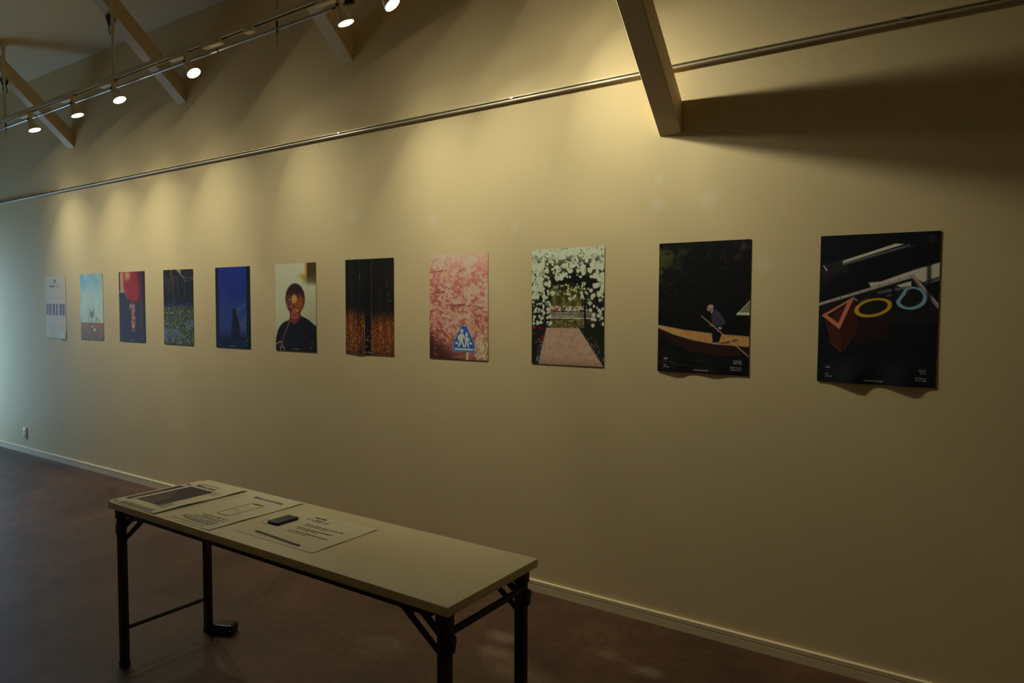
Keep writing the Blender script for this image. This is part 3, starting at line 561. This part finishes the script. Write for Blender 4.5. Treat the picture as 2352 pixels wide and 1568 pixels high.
def art_field():
    A = Art(130, 184, (132, 156, 164)); A.blend(smooth(.35, 0, A.v) * .75, (82, 128, 166)); A.blend(smooth(.5, .1, A.v) * smooth(.5, .0, abs(A.u - .0)) * .4, (70, 116, 160)); A.blend(smooth(.4, .7, fbm(A.u, A.y, 4, 5)) * .45, (158, 170, 166)); A.blend(smooth(.45, .72, A.v) * .5, (148, 160, 166))
    A.poly([(-.1, .742), (1.1, .738), (1.1, 1.1), (-.1, 1.1)], (110, 82, 32), .006); A.blend(smooth(.74, 1, A.v) * .6, (74, 56, 28)); A.blend((A.v > .745) * smooth(.45, .7, fbm(A.u, A.y, 18, 3)) * .6, (116, 78, 42)); A.blend((A.v > .74) * smooth(.79, .74, A.v) * .6, (124, 76, 34))
    r = A.rng; tc = (84, 72, 70)
    A.line([(.489, .74), (.50, .60)], .016, (88, 70, 60))
    for k in range(46):
        a = r.uniform(-1.25, 1.25); l = r.uniform(.08, .16); b = r.uniform(.60, .68); p = (.498, b); q = (.498 + l * 1.15 * math.sin(a), b - l * math.cos(a) * .62); A.line([p, ((p[0] + q[0]) / 2 + .02 * math.sin(a), (p[1] + q[1]) / 2), q], .008, tc, .7)
    A.line([(.40, .56), (.335, .51)], .012, tc, .8).line([(.36, .64), (.45, .66)], .02, (104, 88, 76), .5)
    for (u, v) in ((.046, .655), (.359, .654), (.690, .648)): A.line([(u, v), (u, .74)], .018, (84, 62, 66))
    A.dabs(20, (96, 82, 80), lambda: (r.uniform(.68, .85), r.uniform(.66, .73)), (.008, .02), 10, .4); A.line([(.535, .270), (.51, .290)], .010, (60, 70, 84)); A.dabs(5, (96, 110, 120), lambda: (r.uniform(.4, .7), r.uniform(.4, .5)), (.005, .008))
    A.ell(.488, .765, .03, .03, (60, 38, 36)); A.poly([(.455, .785), (.52, .78), (.53, .86), (.45, .87), (.42, .85)], (74, 62, 68), .012); A.ell(.51, .80, .02, .03, (190, 186, 180)); A.ell(.61, .845, .05, .035, (168, 152, 128), 0, .02); A.ell(.36, .865, .10, .02, (110, 96, 84), 0, .02, .8); A.blend((A.v > .92) * .35, (84, 60, 50))
    return A.captions((196, 190, 180), .6)

def art_notice():
    A = Art(130, 184, (128, 129, 124)); r = A.rng; k = (52, 44, 54); A.star(.482, .08, .055, k, .95).star(.482, .08, .04, k, .95); A.ell(.482, .08, .02, .02, k)
    for (u, v, w) in ((.27, .236, .42), (.33, .258, .29), (.20, .312, .56), (.20, .335, .58), (.17, .355, .62)): A.marks(u, v, w, .008, (100, 98, 102), .7)
    for (u0, u1) in ((.035, .14), (.172, .287), (.346, .465), (.509, .611), (.684, .805), (.827, .947)):
        A.poly([(u0, .446), (u1, .444), (u1, .625), (u0, .626)], (62, 46, 54), .008); A.dabs(24, (88, 74, 92), lambda: (r.uniform(u0 + .01, u1 - .01), r.uniform(.45, .62)), (.006, .018), 16, .6)
    for u in (.045, .345, .69):
        for v, w in ((.68, .15), (.698, .12), (.714, .09)): A.marks(u, v, w * r.uniform(.8, 1.2), .008, (104, 102, 106), .8)
        for v in np.arange(.775, .90 if u < .1 else .86, .016): A.marks(u, v, .235 * r.uniform(.75, 1.05), .008, (112, 110, 116), .75)
    A.ell(.93, .945, .012, .02, (96, 92, 98)); return A

def print_material(name):
    m = mat(name, (1, 1, 1), 0.5, spec=0.12); at = N(m, 'ShaderNodeAttribute', attribute_name='print'); L(m, at.outputs['Color'], m.node_tree.nodes['Principled BSDF'].inputs['Base Color']); return m
M_PRINT = print_material('printed_paper')

def albedo(c, wall_seen):
    """colour as photographed -> ink colour, using the wall beside it as the grey card"""
    ill = lin(wall_seen) / WALL_LIN
    al = lin(np.clip(c, 0, 255)) / ill
    al = al / np.maximum(1.0, al.max(-1, keepdims=True) / 0.88)     # keep the hue where ink would be brighter than paper
    return np.clip(al, 0.002, 0.88)

def print_mesh(name, A, wall_seen, f3, material):
    nx, ny = A.nx, A.ny; V = f3(A.u, A.v).reshape(-1, 3); idx = np.arange(nx * ny).reshape(ny, nx)
    q = np.stack([idx[:-1, :-1], idx[1:, :-1], idx[1:, 1:], idx[:-1, 1:]], -1).reshape(-1, 4); nf = len(q)
    me = bpy.data.meshes.new(name); me.vertices.add(len(V)); me.vertices.foreach_set('co', V.astype(np.float32).ravel())
    me.loops.add(nf * 4); me.loops.foreach_set('vertex_index', q.astype(np.int32).ravel())
    me.polygons.add(nf); me.polygons.foreach_set('loop_start', np.arange(0, nf * 4, 4, dtype=np.int32)); me.polygons.foreach_set('use_smooth', np.ones(nf, bool))
    me.update(); me.validate()
    ca = me.color_attributes.new('print', 'FLOAT_COLOR', 'POINT'); al = albedo(A.c, wall_seen).reshape(-1, 3)
    ca.data.foreach_set('color', np.concatenate([al, np.ones((len(al), 1))], 1).astype(np.float32).ravel())
    me.materials.append(material); o = bpy.data.objects.new(name, me); COL.objects.link(o); return o

def text_mesh(txt, size, align, bold=0.0):
    cu = bpy.data.curves.new('text', 'FONT'); cu.body = txt; cu.size = size; cu.align_x = align; cu.align_y = 'CENTER'; cu.offset = bold; cu.resolution_u = 2
    o = bpy.data.objects.new('text', cu); COL.objects.link(o); dg = bpy.context.evaluated_depsgraph_get(); me = bpy.data.meshes.new_from_object(o.evaluated_get(dg))
    bpy.data.objects.remove(o); return me

def lettering(txt, size, align, u, v, poster, curl, material, bold=0.0, sx=1.0):
    me = text_mesh(txt, size, align, bold); me.materials.clear(); me.materials.append(material)
    for p in me.vertices:
        x = u * PW - PW / 2 + p.co.x * sx; z = PH / 2 - v * PH + p.co.y
        p.co = (x, float(curl(np.array(x / PW + .5), np.array(.5 - z / PH))) - .0006, z)
    me.name = 'lettering'; o = bpy.data.objects.new('lettering', me); COL.objects.link(o); o.parent = poster; return o

XS = [-0.36771, -1.06666, -1.76899, -2.47417, -3.17945, -3.88107, -4.58875, -5.30375, -6.00871, -6.71057, -7.41896]
ZS = [1.49713, 1.50267, 1.50687, 1.50627, 1.50550, 1.50170, 1.50039, 1.50238, 1.50526, 1.50414, 1.50021]
AN = [-.3113, -.1738, .0272, .0310, -.1921, .1180, -.1045, -.4295, -.2005, -.0943, -.6082]
POSTERS = [
    (art_rings, (121, 96, 58), 'black poster with orange triangle, yellow ellipse and blue kidney-shaped rings', [(.30, .012), (.74, .011)]),
    (art_boat, (138, 114, 71), 'dark poster of a man poling a wooden boat', [(.2, .006), (.62, .004)]),
    (art_roses, (145, 121, 77), 'poster of a white rose arch over a pinkish garden path', []),
    (art_blossom, (146, 122, 79), 'poster of pink cherry blossom with a blue walking-figures sign', []),
    (art_planks, (136, 115, 74), 'dark poster of vertical planks glowing rusty orange below', [(.3, .003)]),
    (art_bubbles, (132, 111, 74), 'poster of a person in black blowing soap bubbles', []),
    (art_dusk, (139, 119, 81), 'deep blue poster with a dark standing silhouette', []),
    (art_garden, (149, 131, 92), 'poster of dark trees above a blue and green flower bed', []),
    (art_balloon, (150, 134, 99), 'dark poster of a figure below a large red balloon', []),
    (art_field, (143, 131, 103), 'poster of a pale blue sky over a bare tree and brown field', []),
    (art_notice, (127, 126, 110), 'pale grey information sheet with six small dark pictures', [(.2, .003), (.9, .006)]),
]
for i, (fn, seen, label, bumps) in enumerate(POSTERS):
    A = fn(); A.c = A.c * (.93, .93, .95, .97, .80, .90, .85, .86, .84, .90, .93)[i] * np.array((1.0, 0.99, 0.92))
    def curl(u, v, bumps=bumps):
        d = -.0008 - .0012 * smooth(.75, 1, v) * 0.5
        for (c, h) in bumps: d = d - h * np.exp(-((u - c) / .13) ** 2) * smooth(.80, 1.0, v)
        return d
    o = print_mesh('photo_poster' if i < 10 else 'information_sheet', A, seen, lambda u, v: np.stack([(u - .5) * PW, curl(u, v), (.5 - v) * PH], -1), M_PRINT)
    o.location = (XS[i], -.0012, ZS[i]); o.rotation_euler = (0, -math.radians(AN[i]), 0)
    tag(o, label, 'poster', 'posters in a row on the wall' if i < 10 else None)
    if i < 10 and i != 7:
        ink = M_LETTER if i != 2 else M_LETTER
        lettering('photoposterproject', .0088, 'CENTER', .499, .975, o, curl, ink, .0001, 1.0)
    if i == 0:
        lettering('shika', .0098, 'LEFT', .072, .898, o, curl, M_LETTER, .0001); lettering('646', .0085, 'LEFT', .072, .944, o, curl, M_LETTER); lettering('594\u00b7420', .0085, 'LEFT', .072, .961, o, curl, M_LETTER)
        for t, v in (('SONY', .895), ('\u03b17 IV', .911), ('FE 50mm', .943), ('F1.4 GM', .959)): lettering(t, .0098, 'RIGHT', .925, v, o, curl, M_LETTER, .0001)
    if i == 1:
        lettering('645', .0085, 'LEFT', .072, .945, o, curl, M_LETTER); lettering('594\u00b7420', .0085, 'LEFT', .072, .961, o, curl, M_LETTER)
        for t, v in (('FUJIFILM', .895), ('GFX 50R', .911), ('PENTAX 67', .944), ('105mm F2.4', .960)): lettering(t, .0098, 'RIGHT', .926, v, o, curl, M_LETTER, .0001)
    if i == 10:
        lettering('WE ARE', .027, 'LEFT', .205, .164, o, curl, M_INK, .0009); lettering('\u25a1\u25a1\u25a1\u25a1', .024, 'LEFT', .475, .164, o, curl, M_INKG)


# ------------------------------------------------------------------ folding table
X0, X1, Y0, Y1, ZT = -2.972, -1.166, -1.677, -1.227, 0.70
tb = thing('folding_table', 'long narrow folding table with pale top and dark steel legs', 'table', ((X0 + X1) / 2, (Y0 + Y1) / 2, 0))
top = MB().box(X0, X1, Y0, Y1, ZT - .028, ZT).build('table_top', M_TOP, tb, bevel=.003)
LX = {'l': -2.943, 'r': -1.209}; LY = {'f': -1.638, 'b': -1.259}
for k in 'fb': MB().box(-2.90, -1.25, LY[k] - .013, LY[k] + .010, .644, .6725).build('side_rail', M_LEG, tb, bevel=.001)
for k in 'lr':
    x = LX[k]; sgn = 1 if k == 'l' else -1
    MB().tube((x, LY['f'], .160), (x, LY['b'], .160), .0095).build('lower_stretcher', M_LEG, tb)
    MB().tube((x - sgn * .010, LY['f'], .606), (x - sgn * .010, LY['b'], .606), .0105).build('upper_stretcher', M_LEG, tb)
    for j in 'fb':
        y = LY[j]; out = -1 if j == 'f' else 1
        leg = MB().box(x - .018, x + .018, y - .013, y + .013, .012, .655).build('leg', M_LEG, tb, bevel=.002)
        MB().box(x - .020, x + .020, y - .015, y + .015, 0, .022).build('foot_cap', M_BLACK, leg, bevel=.003)
        MB().box(x - .021, x + .021, y - .0165, y + .0165, .625, .6725).build('leg_bracket', M_LEG, leg, bevel=.0015)
        for z in (.555, .640): MB().lathe([(.007, 0), (.007, .003), (.004, .005)], (x, y + out * .0165 if z > .6 else y + out * .013, z), (0, out, 0), 12).build('rivet', M_BLACK, leg)
        # lock button on the outer end face
        e = x - sgn * .018
        MB().prism([(y - .012, .555), (y + .010, .555), (y + .012, .575), (y + .016, .586), (y + .014, .600), (y + .002, .608), (y - .010, .602)], 'x', min(e, e - sgn * .012), max(e, e - sgn * .012)).build('lock_button', M_BLACK, leg, bevel=.002)
        # slotted folding stay from rail to leg
        a = x + sgn * .018; yy = y + out * -.004; st = MB()
        def q(dx, z): return (a + sgn * dx, z)
        st.prism([q(.175, .672), q(.165, .648), q(.135, .625), q(.0, .528), q(-.004, .538), q(-.004, .548), q(.10, .626), q(.105, .650), q(.098, .656), q(.118, .672)], 'y', yy - .002, yy + .002)
        st.prism([q(.118, .672), q(.098, .656), q(.092, .648), q(-.004, .576), q(-.004, .606), q(.060, .652), q(.070, .672)], 'y', yy - .002, yy + .002)
        st.build('folding_stay', M_LEG, tb, smooth=False)

# ------------------------------------------------------------------ papers on the table
def sheet(name, label, x0, x1, y0, y1, z, lift=0.0, cat='paper', group='printed sheets on the table'):
    n = 12; mb = MB()
    def zz(u, v): return z + lift * (max(0, u - .75) / .25) ** 2 * (0.4 + 0.6 * math.sin(v * 5.0) ** 2)
    v = [(x0 + (x1 - x0) * i / n, y0 + (y1 - y0) * j / n, zz(i / n, j / n) + t) for t in (0, .0005) for j in range(n + 1) for i in range(n + 1)]
    k = (n + 1) ** 2; f = []
    for j in range(n):
        for i in range(n):
            a = j * (n + 1) + i; f.append((a, a + n + 1, a + n + 2, a + 1)); f.append((a + k, a + k + 1, a + k + n + 2, a + k + n + 1))
    for i in range(n):
        for a, b in ((i, i + 1), (n * (n + 1) + i + 1, n * (n + 1) + i)): f.append((a, b, b + k, a + k))
        for a, b in (((i + 1) * (n + 1), i * (n + 1)), (i * (n + 1) + n, (i + 1) * (n + 1) + n)): f.append((a, b, b + k, a + k))
    o = mb.add(v, f).build(name, M_PAPER); return tag(o, label, cat, group)

def print_lines(parent, rows, z, h, material=M_INK, seed=1, name='printed_lines', gap=0.25):
    """rows: (x0, x1, y); broken little bars, like print too small to read"""
    r = random.Random(seed); mb = MB()
    for (a, b, y) in rows:
        x = a
        while x < b:
            l = min(r.uniform(.5, 2.4) * h, b - x); hh = h * r.uniform(.55, 1.0); yo = r.uniform(-.1, .1) * h
            mb.add([(x, y + yo - hh / 2, z), (x + l, y + yo - hh / 2, z), (x + l, y + yo + hh / 2, z), (x, y + yo + hh / 2, z)], [(0, 1, 2, 3)]); x += l + r.uniform(.5, 1.2) * gap * h
    return mb.build(name, material, parent, smooth=False)

def flat(parent, pts, z, material, name):
    return MB().add([(x, y, z) for x, y in pts], [tuple(range(len(pts)))]).build(name, material, parent, smooth=False)

def table_text(parent, txt, size, x, y, z, align='LEFT', bold=0.0, sx=1.0, material=M_INK):
    me = text_mesh(txt, size, align, bold); me.materials.clear(); me.materials.append(material)
    for p in me.vertices: p.co = (x + p.co.x * sx, y + p.co.y, z)
    me.name = 'lettering'; o = bpy.data.objects.new('lettering', me); COL.objects.link(o); o.parent = parent; return o

def art_spread(k):
    A = Art(70, 96, (28, 23, 21), 1.39); A.poly([(0, 1), (0, .35), (.35, .42), (.62, .62), (.7, 1)], (62, 46, 34), .04); A.blend(smooth(.4, .7, fbm(A.u, A.y, 8, 3 + k)) * .5, (42, 32, 27)); A.blend(smooth(.55, .75, fbm(A.u, A.y, 14, 9 + k)) * smooth(.3, .7, A.v) * .6, (74, 56, 42)); return A

zp = ZT + .0004
SEEN_T = (142, 122, 78)
# lower flyer, mostly hidden, then the upper one
s1 = sheet('flyer', 'lower printed flyer peeping out at the end of the table', -2.985, -2.690, -1.665, -1.262, zp)
A = art_spread(4); o = print_mesh('photo_print', A, SEEN_T, lambda u, v: np.stack([-2.970 + u * .17, -1.365 - v * .245, np.full_like(u, zp + .0009)], -1), M_PRINT); o.parent = s1
print_lines(s1, [(-2.970, -2.935, -1.335)], zp + .001, .016, seed=3); print_lines(s1, [(-2.972, -2.80, -1.650), (-2.972, -2.80, -1.658)], zp + .001, .005, seed=4, gap=.05)
s2 = sheet('flyer', 'upper printed flyer with one large dark picture', -2.932, -2.638, -1.667, -1.250, zp + .0012, .006)
z2 = zp + .0024
A = art_spread(0); o = print_mesh('photo_print', A, SEEN_T, lambda u, v: np.stack([-2.908 + u * .172, -1.352 - v * .242, np.full_like(u, z2)], -1), M_PRINT); o.parent = s2
print_lines(s2, [(-2.905, -2.775, -1.300)], z2, .005, seed=5, gap=.02); print_lines(s2, [(-2.905, -2.868, -1.324), ], z2, .020, seed=6, gap=.1); print_lines(s2, [(-2.862, -2.765, -1.328)], z2, .013, seed=7, gap=.5)
print_lines(s2, [(-2.728, -2.668, -1.352), (-2.728, -2.668, -1.362), (-2.728, -2.675, -1.372), (-2.728, -2.69, -1.382)], z2, .004, M_INKG, 8)
print_lines(s2, [(-2.735, -2.675, -1.552 - .008 * k) for k in range(7)], z2, .0045, M_INKG, 9)
print_lines(s2, [(-2.910, -2.675, -1.636), ], z2, .004, seed=10, gap=.3); print_lines(s2, [(-2.915, -2.670, -1.648), (-2.915, -2.670, -1.657)], z2, .006, seed=11, gap=.03)
# sheet with a phone outline
s3 = sheet('notice_sheet', 'printed sheet with the outline of a phone', -2.578, -2.281, -1.662, -1.240, zp + .0002, .003); z3 = zp + .0012
def rr(x0, x1, y0, y1, r, n=5):
    out = []
    for cx, cy_, a0 in ((x1 - r, y1 - r, 0), (x0 + r, y1 - r, 90), (x0 + r, y0 + r, 180), (x1 - r, y0 + r, 270)):
        for t in range(n + 1): a = math.radians(a0 + 90 * t / n); out.append((cx + r * math.cos(a), cy_ + r * math.sin(a)))
    return out
def outline(parent, o1, o2, z, m, name):
    n = len(o1); return MB().add([(x, y, z) for x, y in o1] + [(x, y, z) for x, y in o2], [(i, (i + 1) % n, (i + 1) % n + n, i + n) for i in range(n)]).build(name, m, parent, smooth=False)
ph = outline(s3, rr(-2.459, -2.378, -1.520, -1.357, .012), rr(-2.4555, -2.3815, -1.5160, -1.3610, .0088), z3, M_INK, 'phone_outline')
flat(s3, [(-2.442, -1.360), (-2.395, -1.360), (-2.398, -1.367), (-2.439, -1.367)], z3 + .0002, M_INK, 'phone_notch')
print_lines(s3, [(-2.448, -2.40, -1.405), (-2.446, -2.43, -1.44), (-2.446, -2.392, -1.450), (-2.446, -2.398, -1.459)], z3, .003, M_INKG, 12)
print_lines(s3, [(-2.528, -2.47, -1.297), ], z3, .021, M_INK, 13, 'printed_heading', .35); print_lines(s3, [(-2.465, -2.34, -1.299)], z3, .020, M_INKG, 14, 'printed_heading', .12)
print_lines(s3, [(-2.50, -2.315, -1.555), (-2.475, -2.315, -1.572), (-2.50, -2.34, -1.584)], z3, .006, M_INK, 15, gap=.5)
print_lines(s3, [(-2.535, -2.33, -1.600), (-2.54, -2.33, -1.613), (-2.50, -2.335, -1.626)], z3, .007, M_INK, 16, gap=.5); print_lines(s3, [(-2.55, -2.335, -1.644)], z3, .004, M_INK, 17, gap=.6)
# sheet for the card deck
s4 = sheet('notice_sheet', 'landscape printed sheet under the dark card box', -2.208, -1.792, -1.607, -1.312, zp, .002); z4 = zp + .0010
table_text(s4, '\u30c8\u30fc\u30af\u30ab\u30fc\u30c9', .026, -2.106, -1.372, z4, 'LEFT', .0007, .78); print_lines(s4, [(-2.09, -2.03, -1.343)], z4, .012, M_INK, 18, gap=.15)
for k, (a, b, c) in enumerate(((-2.055, -1.855, -1.935), (-2.055, -1.870, -1.935), (-2.055, -1.850, -1.955))):
    y = -1.415 - .038 * k
    print_lines(s4, [(a, b, y)], z4, .007, M_INK, 20 + k, gap=.4); print_lines(s4, [(a, c, y - .013)], z4, .0045, M_INK, 30 + k, gap=.4)
bar = [(-2.140, -1.5625), (-1.880, -1.5780), (-1.880, -1.5925), (-2.140, -1.5770)]
flat(s4, bar, z4, M_INK, 'printed_bar'); print_lines(s4, [(-2.125, -1.895, -1.5775)], z4 + .0002, .0045, M_INKG, 40, gap=.3)
loop = [(-2.190 + .03 * math.cos(a) * 1.0, -1.478 + .022 * math.sin(a)) for a in np.linspace(math.pi * .55, math.pi * 1.75, 14)]
MB().path([(x, y, z4 + .0006) for x, y in loop], .0006, 6).build('printed_loop', M_INKG, s4)
bx = thing('card_box', 'small dark navy card box lying on a printed sheet', 'box', (-2.152, -1.443, z4))
MB().box(-2.181, -2.123, -1.490, -1.396, z4, z4 + .0095).build('box_body', M_NAVY, bx, bevel=.0012)
table_text(bx, '\u2736', .016, 0, 0, 0, 'CENTER', 0, 1.0, M_LETTERD); o = COL.objects[-1]; o.matrix_parent_inverse = Matrix(); o.location = (0, 0, .0098)
# small black device on the floor
dv = thing('small_device', 'small rounded black plastic device on the floor by a table leg', 'device', (-2.872, -1.222, 0))
dm = MB().box(-.052, .052, -.036, .036, .004, .046).build('device_body', mat('glossy_black_plastic', (.010, .010, .011), .28), None, bevel=.014, seg=4); dm.parent = dv
MB().box(-.046, .046, -.030, .030, 0, .006).build('rubber_base', M_BLACK).parent = dv
MB().lathe([(.0022, 0), (.0015, .0015)], (.044, -.0355, .024), (0, -1, 0), 10).build('glint_dot', mat('glint_metal', (.8, .8, .8), .1, 1.0)).parent = dv  # polished dot added to stand in for a bright glint on the case
dv.rotation_euler = (0, 0, math.radians(28))
